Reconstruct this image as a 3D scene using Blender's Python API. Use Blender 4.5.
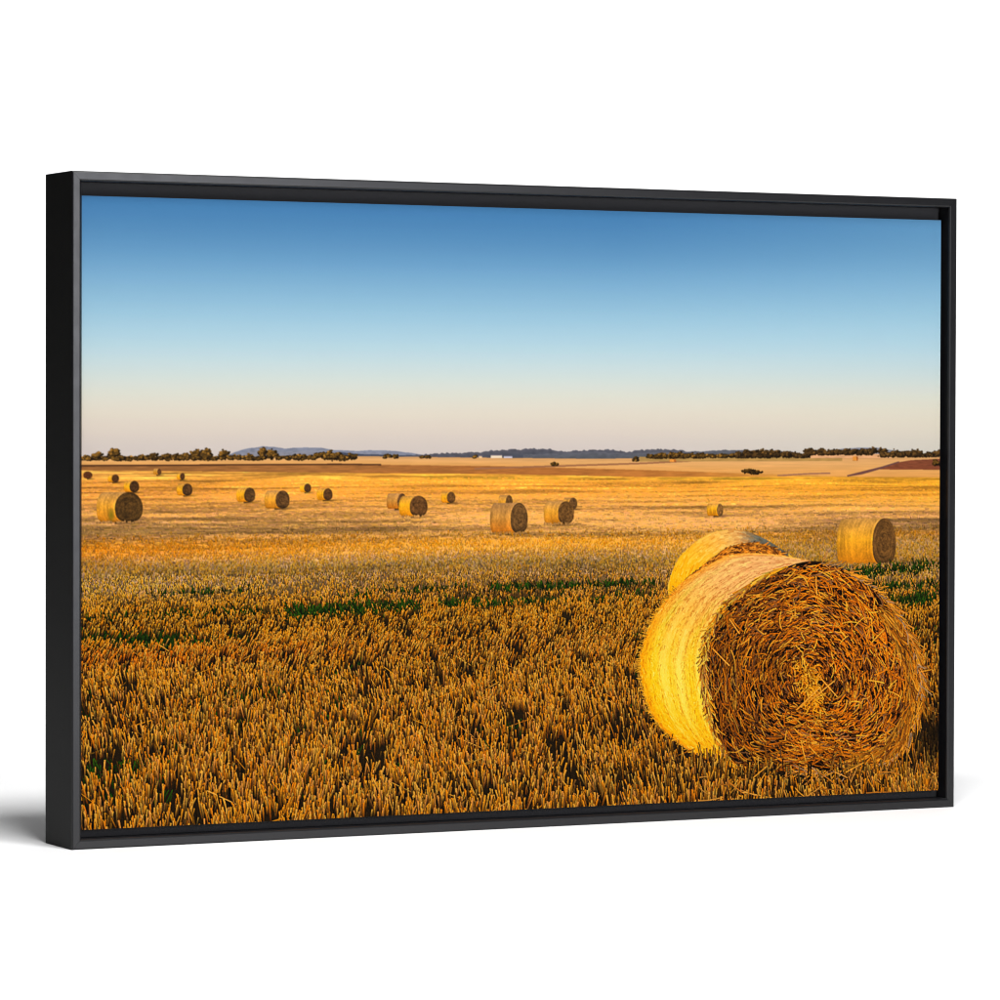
import bpy, bmesh, math
import numpy as np
from mathutils import Matrix, Vector

for o in list(bpy.data.objects): bpy.data.objects.remove(o)
scene = bpy.context.scene
COL = scene.collection

# ---------------------------------------------------------------- camera
# The frame stands on the floor: its front is the plane y = 0, its lower left front corner the origin.
FW, FH, FD = 0.960, 0.6213, 0.0684            # frame width, height, depth
yaw, pitch, roll = 0.46807, 0.02061, 0.002615
cam_data = bpy.data.cameras.new('camera'); cam = bpy.data.objects.new('camera', cam_data); COL.objects.link(cam)
fw = Vector((math.sin(yaw) * math.cos(pitch), math.cos(yaw) * math.cos(pitch), -math.sin(pitch)))
rt = Vector((math.cos(yaw), -math.sin(yaw), 0)); up = rt.cross(fw)
r2 = rt * math.cos(roll) + up * math.sin(roll); u2 = up * math.cos(roll) - rt * math.sin(roll)
cam.matrix_world = Matrix(((r2.x, u2.x, -fw.x, -1.31704), (r2.y, u2.y, -fw.y, -3.4724), (r2.z, u2.z, -fw.z, 0.39784), (0, 0, 0, 1)))
cam_data.sensor_width = 36; cam_data.lens = 4.04205 * 36; cam_data.clip_end = 100; cam_data.clip_start = .05
scene.camera = cam

# ---------------------------------------------------------------- studio light
world = bpy.data.worlds.new('World'); scene.world = world; world.use_nodes = True
bg = world.node_tree.nodes['Background']; bg.inputs[0].default_value = (1, 1, 1, 1); bg.inputs[1].default_value = 0.03
def softbox(name, loc, target, sx, sy, power, col=(1, 1, 1)):
    l = bpy.data.lights.new(name, 'AREA'); l.shape = 'RECTANGLE'; l.size = sx; l.size_y = sy; l.energy = power; l.color = col
    o = bpy.data.objects.new(name, l); COL.objects.link(o); o.location = loc
    o.rotation_euler = (Vector(target) - Vector(loc)).to_track_quat('-Z', 'Y').to_euler()
    o['kind'] = 'helper'
    return o
# key: a softbox high in front; a strip at the right front that shines in the frame's front lips; a lamp on the backdrop
softbox('key_softbox', (.16, -1.5, 3.3), (.35, -.3, 0), 1.1, 1.1, 168)
softbox('strip_softbox', (1.25, -3.5, .72), (.1, 0, .6), .5, 1.0, 42, (.93, .94, 1.0))
softbox('backdrop_lamp', (1.15, 1.3, 2.5), (2.2, 3.4, .8), 2.6, .6, 88)
scene.view_settings.view_transform = 'Standard'; scene.view_settings.look = 'None'
scene.view_settings.exposure = 0; scene.view_settings.gamma = 1; scene.view_settings.use_curve_mapping = False
scene.render.engine = 'CYCLES'
scene.cycles.use_denoising = True; scene.cycles.denoiser = 'OPENIMAGEDENOISE'; scene.cycles.denoising_prefilter = 'NONE'; scene.cycles.denoising_input_passes = 'RGB_ALBEDO_NORMAL'
scene.cycles.max_bounces = 6; scene.cycles.filter_width = 1.1

# ---------------------------------------------------------------- materials
def material(name, colour, rough, spec=.5):
    m = bpy.data.materials.new(name); m.use_nodes = True; p = m.node_tree.nodes['Principled BSDF']
    p.inputs['Base Color'].default_value = (*colour, 1); p.inputs['Roughness'].default_value = rough; p.inputs['Specular IOR Level'].default_value = spec
    return m, m.node_tree, p
def node(t, kind, **kw):
    n = t.nodes.new(kind)
    for k, v in kw.items(): n.inputs[k].default_value = v
    return n
M_PAPER, t, p = material('white_paper', (.80, .80, .80), .95, .0)
n = node(t, 'ShaderNodeTexNoise', Scale=180.0, Detail=3.0); b = node(t, 'ShaderNodeBump', Strength=.02, Distance=.001)
t.links.new(n.outputs[0], b.inputs['Height']); t.links.new(b.outputs[0], p.inputs['Normal'])
M_BLACK, t, p = material('satin_black_paint', (.005, .005, .006), .34, .45)
tc = t.nodes.new('ShaderNodeTexCoord'); n = node(t, 'ShaderNodeTexNoise', Scale=60.0, Detail=4.0, Roughness=.6); t.links.new(tc.outputs['Object'], n.inputs['Vector'])
mr = t.nodes.new('ShaderNodeMapRange'); mr.inputs['To Min'].default_value = .30; mr.inputs['To Max'].default_value = .40
t.links.new(n.outputs[0], mr.inputs['Value']); t.links.new(mr.outputs[0], p.inputs['Roughness'])
b = node(t, 'ShaderNodeBump', Strength=.05, Distance=.0005); n2 = node(t, 'ShaderNodeTexNoise', Scale=900.0, Detail=2.0)
t.links.new(tc.outputs['Object'], n2.inputs['Vector']); t.links.new(n2.outputs[0], b.inputs['Height']); t.links.new(b.outputs[0], p.inputs['Normal'])
M_SIDE, t, p = material('matt_black_side', (.008, .0078, .0075), .55, .10)
n = node(t, 'ShaderNodeTexNoise', Scale=500.0, Detail=3.0); b = node(t, 'ShaderNodeBump', Strength=.08, Distance=.0005)
t.links.new(n.outputs[0], b.inputs['Height']); t.links.new(b.outputs[0], p.inputs['Normal'])
M_BOARD, t, p = material('matt_black_board', (.045, .045, .048), .8, .2)
n = node(t, 'ShaderNodeTexNoise', Scale=300.0, Detail=3.0); b = node(t, 'ShaderNodeBump', Strength=.15, Distance=.0005)
t.links.new(n.outputs[0], b.inputs['Height']); t.links.new(b.outputs[0], p.inputs['Normal'])
M_CANVAS, t, p = material('canvas_edge', (.03, .027, .022), .9, .1)
n = node(t, 'ShaderNodeTexNoise', Scale=700.0, Detail=2.0); b = node(t, 'ShaderNodeBump', Strength=.2, Distance=.0005)
t.links.new(n.outputs[0], b.inputs['Height']); t.links.new(b.outputs[0], p.inputs['Normal'])
M_PRINT, t, p = material('printed_canvas', (.5, .5, .5), .9, .06)
at = t.nodes.new('ShaderNodeAttribute'); at.attribute_name = 'ink'
hs = t.nodes.new('ShaderNodeVectorMath'); hs.operation = 'SCALE'; hs.inputs['Scale'].default_value = 0.7
t.links.new(at.outputs['Color'], hs.inputs[0]); t.links.new(hs.outputs[0], p.inputs['Base Color'])
tc = t.nodes.new('ShaderNodeTexCoord'); w1 = node(t, 'ShaderNodeTexWave', Scale=500.0, Distortion=1.0, Detail=1.0); w2 = node(t, 'ShaderNodeTexWave', Scale=500.0, Distortion=1.0, Detail=1.0)
w1.bands_direction = 'X'; w2.bands_direction = 'Z'
ad = t.nodes.new('ShaderNodeMath'); b = node(t, 'ShaderNodeBump', Strength=.06, Distance=.0003)
for w in (w1, w2): t.links.new(tc.outputs['Object'], w.inputs['Vector'])
t.links.new(w1.outputs[1], ad.inputs[0]); t.links.new(w2.outputs[1], ad.inputs[1]); t.links.new(ad.outputs[0], b.inputs['Height']); t.links.new(b.outputs[0], p.inputs['Normal'])

def add_mesh(name, verts, faces, mat, parent=None, smooth=False):
    me = bpy.data.meshes.new(name); me.from_pydata([tuple(v) for v in verts], [], faces); me.materials.append(mat)
    bm = bmesh.new(); bm.from_mesh(me); bmesh.ops.recalc_face_normals(bm, faces=bm.faces); bm.to_mesh(me); bm.free()
    if smooth: me.polygons.foreach_set('use_smooth', [True] * len(me.polygons))
    o = bpy.data.objects.new(name, me); COL.objects.link(o); o.parent = parent
    return o

# ---------------------------------------------------------------- the setting: one sweep of white paper, floor curving up into the wall behind
axis = Vector((math.sin(yaw), math.cos(yaw), 0)); across = Vector((axis.y, -axis.x, 0)); mid = Vector((.48, .034, 0))
prof = [(-4.6, 0.0), (-3.0, 0.0), (-1.5, 0.0), (0.0, 0.0), (1.2, 0.0), (2.2, 0.0)]
prof += [(2.2 + 1.4 * math.sin(a), 1.4 - 1.4 * math.cos(a)) for a in [math.radians(5 * k) for k in range(1, 19)]] + [(3.6, 2.4), (3.6, 3.6)]
vs = []; fs = []
for (d, h) in prof:
    for s in (-2.3, 2.3): vs.append(mid + axis * d + across * s + Vector((0, 0, h)))
for k in range(len(prof) - 1): fs.append((2 * k, 2 * k + 1, 2 * k + 3, 2 * k + 2))
paper = add_mesh('studio_floor', vs, fs, M_PAPER, smooth=True); paper['kind'] = 'structure'

# ---------------------------------------------------------------- the framed canvas
root = bpy.data.objects.new('framed_canvas', None); COL.objects.link(root)
root['label'] = 'black floating frame holding a canvas print of hay bales in a golden stubble field'; root['category'] = 'picture'

LIP = 0.0093
PROFILE = [(0, FD), (0, .0016), (.0005, .0006), (.0016, .0), (.0074, .0), (.0086, .0005), (LIP, .0016), (LIP, .030), (.004, .030), (.004, FD)]   # (inwards, backwards)
def rail(a, b, inward, cut=.00012):
    """a mitred rail from corner a to corner b (points in the frame's front plane)"""
    a, b, inward = Vector(a), Vector(b), Vector(inward); d = (b - a).normalized(); n = len(PROFILE)
    v = [a + inward * w + d * (w + cut) + Vector((0, y, 0)) for w, y in PROFILE] + [b + inward * w - d * (w + cut) + Vector((0, y, 0)) for w, y in PROFILE]
    f = [(k, (k + 1) % n, n + (k + 1) % n, n + k) for k in range(n)] + [tuple(range(n)), tuple(range(2 * n - 1, n - 1, -1))]
    o = add_mesh('frame_rail', v, f, M_BLACK, root); o.data.materials.append(M_SIDE)
    for q in o.data.polygons:       # the flat outer side is painted matt, the front lip satin
        if (q.normal + inward).length < .01 and q.area > .01: q.material_index = 1
    return o
rail((0, 0, FH), (FW, 0, FH), (0, 0, -1)); rail((0, 0, 0), (FW, 0, 0), (0, 0, 1))
rail((0, 0, 0), (0, 0, FH), (1, 0, 0)); rail((FW, 0, 0), (FW, 0, FH), (-1, 0, 0))
def box(name, x0, x1, y0, y1, z0, z1, mat, parent, bev=0.0):
    bm = bmesh.new(); bmesh.ops.create_cube(bm, size=1)
    bmesh.ops.transform(bm, verts=bm.verts, matrix=Matrix.Translation(((x0 + x1) / 2, (y0 + y1) / 2, (z0 + z1) / 2)) @ Matrix.Diagonal((x1 - x0, y1 - y0, z1 - z0, 1)))
    if bev: bmesh.ops.bevel(bm, geom=list(bm.edges), offset=bev, segments=2, affect='EDGES', profile=.5)
    me = bpy.data.meshes.new(name); bm.to_mesh(me); bm.free(); me.materials.append(mat)
    o = bpy.data.objects.new(name, me); COL.objects.link(o); o.parent = parent
    return o
box('backing_board', .0045, FW - .0045, .0200, .0295, .0045, FH - .0045, M_BOARD, root)
# the canvas is stretched over bars and stands proud of the backing, with a shadow gap all round
CX0, CZ1, CW, CH, CY = .0125, .5992, .933, .582, .0080
canvas = box('canvas', CX0 - .0003, CX0 + CW + .0003, CY + .0003, .0200 - .0002, CZ1 - CH - .0003, CZ1 + .0003, M_CANVAS, root)
canvas['label'] = 'stretched canvas carrying the printed field'

# ---------------------------------------------------------------- the printed picture, painted in print units (1600 x 1000)
PW, PH, PTOP = 1600, 1000, 384      # print size in print units; the finely printed part starts at row PTOP
S = 2                               # paint cells per print unit
HOR = 413.0                         # the printed horizon
rng = np.random.default_rng(11)
BW, BH = PW * S, (PH - PTOP) * S
buf = np.zeros((BH, BW, 3), np.float32)
idb = np.zeros((BH, BW), np.int16)
yy, xx = np.mgrid[0:BH, 0:BW].astype(np.float32)
gx_all = (xx + .5) / S
gy_all = (yy + .5) / S + PTOP

def rgb(*c): return np.array(c, np.float32) / 255.0

def ramp(x, xs, cols):
    cols = np.array(cols, np.float32) / 255.0
    return np.stack([np.interp(x, xs, cols[:, k]) for k in range(3)], -1).astype(np.float32)

_lat = rng.random((256, 256)).astype(np.float32)
def vnoise(x, y):
    xi = np.floor(x).astype(np.int64); yi = np.floor(y).astype(np.int64)
    fx = (x - xi).astype(np.float32); fy = (y - yi).astype(np.float32)
    fx = fx * fx * (3 - 2 * fx); fy = fy * fy * (3 - 2 * fy)
    x0, x1, y0, y1 = xi & 255, (xi + 1) & 255, yi & 255, (yi + 1) & 255
    return (_lat[y0, x0] * (1 - fx) + _lat[y0, x1] * fx) * (1 - fy) + (_lat[y1, x0] * (1 - fx) + _lat[y1, x1] * fx) * fy
def fbm(x, y, o=3):
    r = 0; a = .5; t = 0
    for k in range(o):
        r = r + a * vnoise(x * 2 ** k + 17.3 * k, y * 2 ** k + 5.7 * k); t += a; a *= .55
    return r / t

SKY_V = [0, 62, 111, 160, 209, 251, 285, 319, 352, 378, 402, 430]
SKY_C = [(62, 121, 176), (85, 141, 189), (112, 165, 206), (140, 187, 217), (167, 206, 226), (192, 217, 226), (211, 222, 218),
         (226, 222, 206), (228, 214, 198), (220, 206, 195), (211, 198, 194), (208, 195, 191)]
def sky_colour(u, v):
    w = v + 14 * (u / PW - .35) ** 2 * np.clip(1 - v / 300, 0, 1)
    c = sum(ramp(w + o, SKY_V, SKY_C) for o in (-24, -16, -8, 0, 8, 16, 24)) / 7
    right = np.clip((u / PW - .6) / .4, 0, 1)[..., None]
    top = np.clip(1 - v / 260, 0, 1)[..., None]
    c = c + right * top * rgb(24, 22, 14); c = c * rgb(255, 255, 251); c = c + (c.mean(-1, keepdims=True) - c) * .05
    low = np.clip((v - 300) / 110, 0, 1)[..., None]
    return c + low * right * rgb(2, 8, 2)

def strokes(x0, y0, x1, y1, w0, w1, c0, c1, ident, bend=0.0, side=0.0, rag=0.0):
    """paint tapered strokes one over the other, in array order (print units)"""
    n = len(x0)
    x0, y0, x1, y1, w0, w1, bend, side = [np.broadcast_to(np.asarray(a, np.float32), (n,)) for a in (x0, y0, x1, y1, w0, w1, bend, side)]
    c0 = np.broadcast_to(c0, (n, 3)); c1 = np.broadcast_to(c1, (n, 3))
    X0, Y0, X1, Y1 = x0 * S, (y0 - PTOP) * S, x1 * S, (y1 - PTOP) * S
    L = np.hypot(X1 - X0, Y1 - Y0) + 1e-3
    ns = np.maximum(np.ceil(L * 1.35), 2).astype(np.int64)
    nw = np.maximum(np.ceil(np.maximum(w0, w1) * S * 1.45), 1).astype(np.int64)
    for a in range(0, n, 6000):
        b = min(n, a + 6000); cnt = (ns * nw)[a:b]
        k = np.repeat(np.arange(a, b), cnt)
        loc = np.arange(len(k)) - np.repeat(np.cumsum(cnt) - cnt, cnt)
        s = (loc // nw[k]) / (ns[k] - 1).astype(np.float32)
        t = np.where(nw[k] > 1, (loc % nw[k]) / np.maximum(nw[k] - 1, 1) - .5, 0).astype(np.float32)
        nx = -(Y1 - Y0)[k] / L[k]; ny = (X1 - X0)[k] / L[k]
        off = t * (w0[k] * (1 - s) + w1[k] * s) * S + bend[k] * S * 4 * s * (1 - s)
        px = np.floor(X0[k] + (X1 - X0)[k] * s + nx * off).astype(np.int64)
        py = np.floor(Y0[k] + (Y1 - Y0)[k] * s + ny * off).astype(np.int64)
        col = c0[k] * (1 - s)[:, None] + c1[k] * s[:, None]
        col = col * (1 + side[k] * t * np.sign(-ny + 1e-6 * 0 + (ny == 0)))[:, None]
        col = col / np.maximum(col.max(1, keepdims=True), 1)
        ok = (px >= 0) & (px < BW) & (py >= 0) & (py < BH)
        buf[py[ok], px[ok]] = col[ok]
        if ident is not None: idb[py[ok], px[ok]] = ident

def fill(mask, col, ident):
    b, i = WIN
    b[mask] = col[mask] if getattr(col, 'ndim', 1) == 3 else col
    if ident is not None: i[mask] = ident

def window(x0=0, x1=PW, y0=PTOP, y1=PH):
    """work on one part of the print only: returns its cell coordinates"""
    global WIN
    sl = (slice(max(0, int((y0 - PTOP) * S)), min(BH, int((y1 - PTOP) * S))), slice(max(0, int(x0 * S)), min(BW, int(x1 * S))))
    WIN = (buf[sl], idb[sl])
    return gx_all[sl], gy_all[sl]

PIECES = {}                         # id -> (name, label)
def piece(name, label=None):
    k = len(PIECES) + 1
    PIECES[k] = (name, label); return k

# ---- sky, hills, far paddocks
SKY = piece('printed_sky', 'printed evening sky fading from blue to pale pink')
gx, gy = window(y1=464)
fill(np.ones_like(gx, bool), sky_colour(gx, gy), SKY)
FAR = piece('printed_far_paddock', 'printed strip of tan and ploughed brown paddocks below the skyline')
FIELD = piece('printed_field', 'printed stubble field in gold with green streaks')

def ridge(pts, jitter, seed, col_top, col_bot, depth):
    ident = piece('printed_hill')
    xs, ys = zip(*pts)
    ln = np.interp(gx[0], xs, ys) + (fbm(gx[0] * jitter[0] + seed, gx[0] * 0 + seed, 3) - .5) * jitter[1]
    m = (gy > ln[None, :]) & (gy < HOR + 8) & (gx >= xs[0]) & (gx <= xs[-1])
    f = np.clip((gy - ln[None, :]) / depth, 0, 1)[..., None]
    n = (fbm(gx * .12 + seed, gy * .35, 3) - .5)[..., None]
    fill(m, (rgb(*col_top) * (1 - f) + rgb(*col_bot) * f) * (1 + .28 * n), ident)

ridge([(218, 415), (249, 409), (262, 404), (279, 399), (309, 395), (331, 396), (349, 398.5), (375, 396.5), (414, 397.5), (437, 401), (478, 402.5), (500, 401),
       (527, 402), (554, 403.5), (576, 406), (600, 410)], (.08, 1.6), 3, (128, 133, 150), (140, 138, 146), 12)
ridge([(440, 404), (480, 407), (540, 410), (590, 409), (640, 410), (700, 411)], (.1, 2), 9, (66, 72, 88), (88, 88, 96), 9)
ridge([(560, 411), (620, 406), (680, 406), (730, 402), (775, 400), (800, 399), (830, 400), (862, 404), (900, 402), (940, 400), (975, 405), (1005, 402), (1040, 400),
       (1075, 402), (1100, 406)], (.2, 5), 21, (92, 90, 98), (70, 74, 84), 14)
ridge([(780, 409), (860, 406), (920, 404), (960, 407), (1000, 406), (1080, 405), (1120, 404), (1170, 402), (1220, 403), (1260, 404), (1300, 405)], (.12, 3), 31,
      (98, 98, 106), (84, 86, 90), 10)
ridge([(1370, 406), (1400, 400), (1430, 398), (1470, 398), (1500, 402), (1530, 405)], (.05, 1), 41, (136, 138, 150), (140, 140, 148), 8)

hz = np.interp(gx[0], [0, 375, 500, 640, 737, 900, 1117, 1300, 1600], [410, 411, 411, 413, 414, 416, 415, 413, 412])
f1 = np.interp(gx[0], [0, 446, 737, 1001, 1235, 1416, 1600], [425, 424, 428, 435, 443, 448, 449])     # top of the brown band
f2 = np.interp(gx[0], [0, 446, 737, 1001, 1315, 1600], [432, 438, 441, 447, 448, 451])                # top of the bright gold
m = gy > hz[None, :]
tan = ramp((gy - hz[None, :]) / np.maximum((f1 - hz)[None, :], 1), [0, .35, 1], [(206, 152, 96), (228, 170, 104), (224, 160, 88)])
tan = tan * (.93 + .16 * fbm(gx * .02, gy * .6, 3))[..., None]
fill(m, tan, FAR)
m = gy > f1[None, :]
brn = ramp(gx[0], [0, 60, 400, 800, 1100, 1300, 1600], [(160, 104, 54), (152, 100, 54), (166, 108, 56), (174, 108, 54), (194, 124, 58), (214, 152, 70), (208, 148, 74)])[None]
brn = brn * (.82 + .34 * fbm(gx * .05, gy * .7 + 9, 3))[..., None]
fill(m, brn, FAR)
m = (gx < 520) & (np.abs(gy - f1[None, :]) < 1.3) ; fill(m, rgb(92, 58, 34), FAR)
# ploughed wedge, headland track and bare bank on the right
m = (gx > 1462) & (gy > np.interp(gx, [1422, 1512, 1540, 1600], [446, 424, 420, 418])) & (gy < np.interp(gx, [1462, 1600], [436, 437]))
fill(m, rgb(128, 70, 46) * (.85 + .3 * fbm(gx * .1, gy * .8, 2))[..., None], FAR)
m = np.abs(gy - np.interp(gx, [1410, 1440, 1480, 1516], [447, 442, 433, 423])) < np.interp(gx, [1410, 1440, 1516], [1.2, 2.6, 1.3]); m &= (gx > 1410) & (gx < 1516)
fill(m, rgb(112, 74, 66), FAR)
m = np.abs(gy - np.interp(gx, [1280, 1330, 1380], [445.5, 443, 442])) < 1.2; m &= (gx > 1270) & (gx < 1376); fill(m, rgb(158, 110, 84), FAR)
for (a, b, ya, yb) in ((690, 1010, 432, 424), (1010, 1100, 424, 420)):
    m = (np.abs(gy - np.interp(gx, [a, b], [ya, yb])) < 1.5) & (gx > a) & (gx < b); fill(m, rgb(160, 108, 72), FAR)
m = (gx > 1000) & (gx < 1400) & (gy > 413) & (gy < 421); fill(m, rgb(176, 136, 74) * (.9 + .25 * fbm(gx * .08, gy, 2))[..., None], FAR)
m = (gx > 1328) & (gx < 1500) & (gy > np.interp(gx, [1328, 1345, 1480, 1500], [414, 408.5, 409, 415])) & (gy < 416); fill(m, rgb(232, 170, 118) * (.85 + .3 * fbm(gx * .1, gy, 2))[..., None], FAR)

# ---- buildings, trees
for (x0_, x1_, y0_, y1_, c) in ((698, 704, 411, 414.5, (238, 200, 150)), (720, 741, 410, 414.5, (244, 222, 190)), (744, 760, 411.5, 414.5, (206, 206, 220))):
    k = piece('printed_shed', 'printed tiny pale farm shed below the hills'); m = (gx > x0_) & (gx < x1_) & (gy > y0_) & (gy < y1_); fill(m, rgb(*c), k)
    m = (gx > x0_) & (gx < x1_) & (gy > y0_ - 1.2) & (gy <= y0_ + .3); fill(m, rgb(120, 110, 120), k)
def tree(x, base, h, w, tone=1.0, name='printed_tree', warm=1.0, dome=False):
    k = piece(name); h, w = (h * .74, w * .80) if name == 'printed_tree' else (h, w)
    n = int(18 + w * h * .36)
    if not dome:
        for j in range(max(1, int(w / 14))):
            tx = x + (rng.random() - .5) * w * .35
            strokes([tx], [base], [tx + rng.normal() * 1.5], [base - h * .6], 2.0, 1.2, rgb(46, 30, 16) * tone, rgb(60, 38, 18) * tone, k)
    if not dome: w = w * (.8 + .5 * rng.random()); h = h * (.75 + .45 * rng.random())
    ncl = max(3, int(w / 4)); ang = rng.random(ncl) * 6.283; rr = np.sqrt(rng.random(ncl))
    cxs = x + np.cos(ang) * rr * w * .36; cys = base - h * (.52 + .30 * np.sin(ang) * rr) if not dome else base - h * (.15 + .5 * np.abs(np.sin(ang)) * rr)
    order = np.sort(rng.random(n)); ci = rng.integers(0, ncl, n)
    px = cxs[ci] + rng.normal(size=n) * w * .10; py = cys[ci] + rng.normal(size=n) * h * .11
    py = np.minimum(py, base - .5)
    lit = np.clip(.35 - (px - cxs[ci]) / (w * .3) - (py - cys[ci]) / (h * .35), 0, 1) * rng.random(n) ** 1.6
    col = rgb(34, 24, 10)[None] * (1 - lit[:, None]) + rgb(168 * warm, 116 * warm, 42)[None] * lit[:, None]
    col = col * tone * (.75 + .5 * rng.random(n))[:, None]
    o = np.argsort(lit + .3 * rng.random(n)); d = rng.random(n) * 2 + 1.4
    strokes(px[o], py[o], px[o] + d[o], py[o] - d[o] * .5, d[o], d[o] * .7, col[o], col[o] * 1.1, k)
for (x, h, w) in ((10, 9, 16), (27, 23, 26), (54, 24, 30), (40, 8, 20), (70, 8, 18), (88, 9, 22), (103, 16, 20), (124, 12, 22), (143, 14, 30), (160, 14, 24), (183, 20, 28),
                  (182, 10, 20), (204, 24, 30), (218, 20, 26), (200, 8, 24), (248, 19, 26), (262, 10, 20), (276, 11, 22), (292, 12, 20), (315, 22, 34), (332, 20, 30),
                  (345, 9, 24), (370, 10, 22), (384, 12, 22), (408, 18, 4), (399, 9, 14), (428, 14, 26), (446, 12, 18), (456, 13, 20)):
    tree(x * .985 - 2, 416.5, h, w)
for (x, h, w) in ((470, 14, 20), (486, 22, 34), (505, 18, 26), (520, 11, 22), (534, 15, 20), (466, 10, 20)):
    tree(x * .8 + 20 if False else x - 66, 417, h, w)
for (x, h, w) in ((431, 20, 26), (446, 19, 24), (455, 15, 16)): tree(x, 419, h, w)
for x in np.r_[rng.random(34) * 215, 225 + rng.random(26) * 235]: tree(x, 415 + 2.5 * rng.random(), 5 + 5 * rng.random(), 14 + 10 * rng.random(), .85, dome=True)
for (x, h, w) in ((530, 9, 22), (548, 10, 24), (600, 6, 30), (692, 7, 16)): tree(x, 414.5, h, w, .9, dome=True)
for x in range(1025, 1125, 8): tree(x + rng.normal() * 3, 416, 14 + rng.normal() * 2, 26, .85, dome=True)
for x in range(1120, 1200, 9): tree(x + rng.normal() * 3, 415, 9 + rng.normal(), 24, .85, dome=True)
for x in range(1198, 1606, 9): tree(x + rng.normal() * 3, 415.5 if x < 1330 else (411 if x < 1480 else 415), (20 if x < 1270 else 16 if x < 1480 else 18) + rng.normal() * 3, 30, .82, dome=True, warm=.8)
tree(838, 428, 9, 15, .8, 'printed_bush', dome=True); tree(1216, 443.5, 13, 34, .62, 'printed_bush', dome=True)
tree(990, 421, 9, 16, .8, 'printed_bush', dome=True); tree(1592, 430, 14, 18, .8, 'printed_bush', dome=True)

# ---- the stubble field: large colour bands, then straws from the skyline to the lower edge
ROWS = [440, 455, 470, 484, 500, 516, 530, 540, 548, 556, 566, 576, 590, 606, 622, 640, 660, 685, 708, 728, 740, 752, 768, 800, 860, 930, 1010]
LEFT = [(242, 170, 80), (240, 166, 80), (226, 160, 88), (210, 152, 88), (196, 146, 90), (172, 130, 84), (150, 116, 74), (172, 126, 76), (202, 140, 66), (222, 146, 54),
        (208, 136, 52), (184, 128, 70), (164, 124, 78), (168, 132, 88), (158, 126, 84), (176, 132, 66), (222, 154, 50), (214, 150, 48), (190, 132, 42), (208, 130, 40),
        (196, 112, 28), (206, 134, 50), (222, 154, 62), (218, 150, 62), (214, 146, 60), (216, 148, 62), (222, 154, 66)]
MID = [(246, 174, 66), (244, 170, 74), (238, 168, 84), (232, 170, 94), (216, 160, 96), (196, 148, 90), (186, 140, 86), (168, 126, 74), (200, 146, 76), (226, 162, 72),
       (222, 162, 80), (204, 152, 94), (182, 142, 92), (158, 118, 70), (146, 106, 56), (160, 114, 56), (206, 142, 48), (232, 160, 52), (228, 156, 54), (206, 140, 56),
       (198, 134, 56), (208, 140, 50), (220, 152, 58), (214, 146, 58), (212, 144, 58), (214, 146, 60), (220, 152, 64)]
RIGHT = [(244, 176, 62), (246, 178, 66), (242, 172, 74), (232, 168, 80), (222, 166, 94), (200, 150, 96), (196, 148, 98), (176, 134, 84), (196, 140, 70), (206, 154, 92),
         (196, 150, 96), (190, 144, 90), (176, 132, 74), (186, 142, 84), (182, 140, 88), (186, 138, 76), (206, 146, 66), (224, 160, 60), (226, 158, 58), (214, 146, 50),
         (208, 142, 52), (200, 136, 50), (190, 128, 50), (180, 120, 46), (180, 120, 46), (196, 132, 52), (214, 146, 60)]
def field_colour(u, v):
    a, b, c = ramp(v, ROWS, LEFT), ramp(v, ROWS, MID), ramp(v, ROWS, RIGHT)
    t = np.clip(u / PW, 0, 1)[..., None]
    w1_ = np.clip(1 - t * 2.6, 0, 1); w3_ = np.clip((t - .58) * 2.6, 0, 1)
    q = a * w1_ + c * w3_ + b * (1 - w1_ - w3_)
    q = q * (1 - .17 * np.clip((u - 1200) / 150, 0, 1) * np.interp(v, [505, 530, 600, 625], [0, 1, 1, 0]))[..., None]
    k = np.interp(v, [440, 470, 545, 580, 625, 655], [1.0, 1.18, 1.14, .92, .92, 1.05])[..., None]; g = q.mean(-1, keepdims=True)
    return np.clip((g + (q - g) * k) * np.interp(v, [440, 480, 600, 650], [.98, .98, 1.10, 1.04])[..., None], 0, 1)
def ground(u, v):
    z = 300.0 / np.maximum(v - HOR + 6, 4)
    return (u - 800) / 300.0 * z, z
def streaks(u, v):
    X, z = ground(u, v + 6 * (fbm(u * .006, v * .05, 2) - .5))
    return fbm(X * .30 + 7, np.log(z) * 17, 3) - .5
def greens(u, v):
    g = np.zeros_like(u)
    for (x0_, x1_, y0_, y1_, th, st) in ((-60, 240, 699, 712, 9, 1.0), (180, 330, 712, 706, 6, .45), (-20, 330, 668, 662, 4, .4), (330, 620, 668, 654, 9, .7), (430, 700, 640, 628, 3.5, .4),
                                         (600, 900, 656, 652, 6, .7), (700, 1050, 634, 628, 4, .75), (880, 1040, 655, 648, 6, .6), (780, 1100, 548, 536, 3, .35), (1320, 1620, 626, 606, 7, .85),
                                         (1440, 1620, 648, 640, 6, .7), (1490, 1620, 672, 662, 9, .9), (100, 330, 632, 626, 3, .4), (560, 1000, 447, 450, 3, .3), (1000, 1300, 450, 452, 2.5, .4),
                                         (1480, 1620, 560, 566, 3, .5)):
        line = y0_ + (y1_ - y0_) * np.clip((u - x0_) / (x1_ - x0_), 0, 1)
        end = np.clip((u - x0_) / 40, 0, 1) * np.clip((x1_ - u) / 60, 0, 1)
        g = np.maximum(g, st * end * np.exp(-((v - line) / th) ** 2))
    return np.minimum(g * 1.12, 1.0) * np.clip(.35 + 1.5 * fbm(u * .03, v * .1, 2), 0, 1.3)
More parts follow.
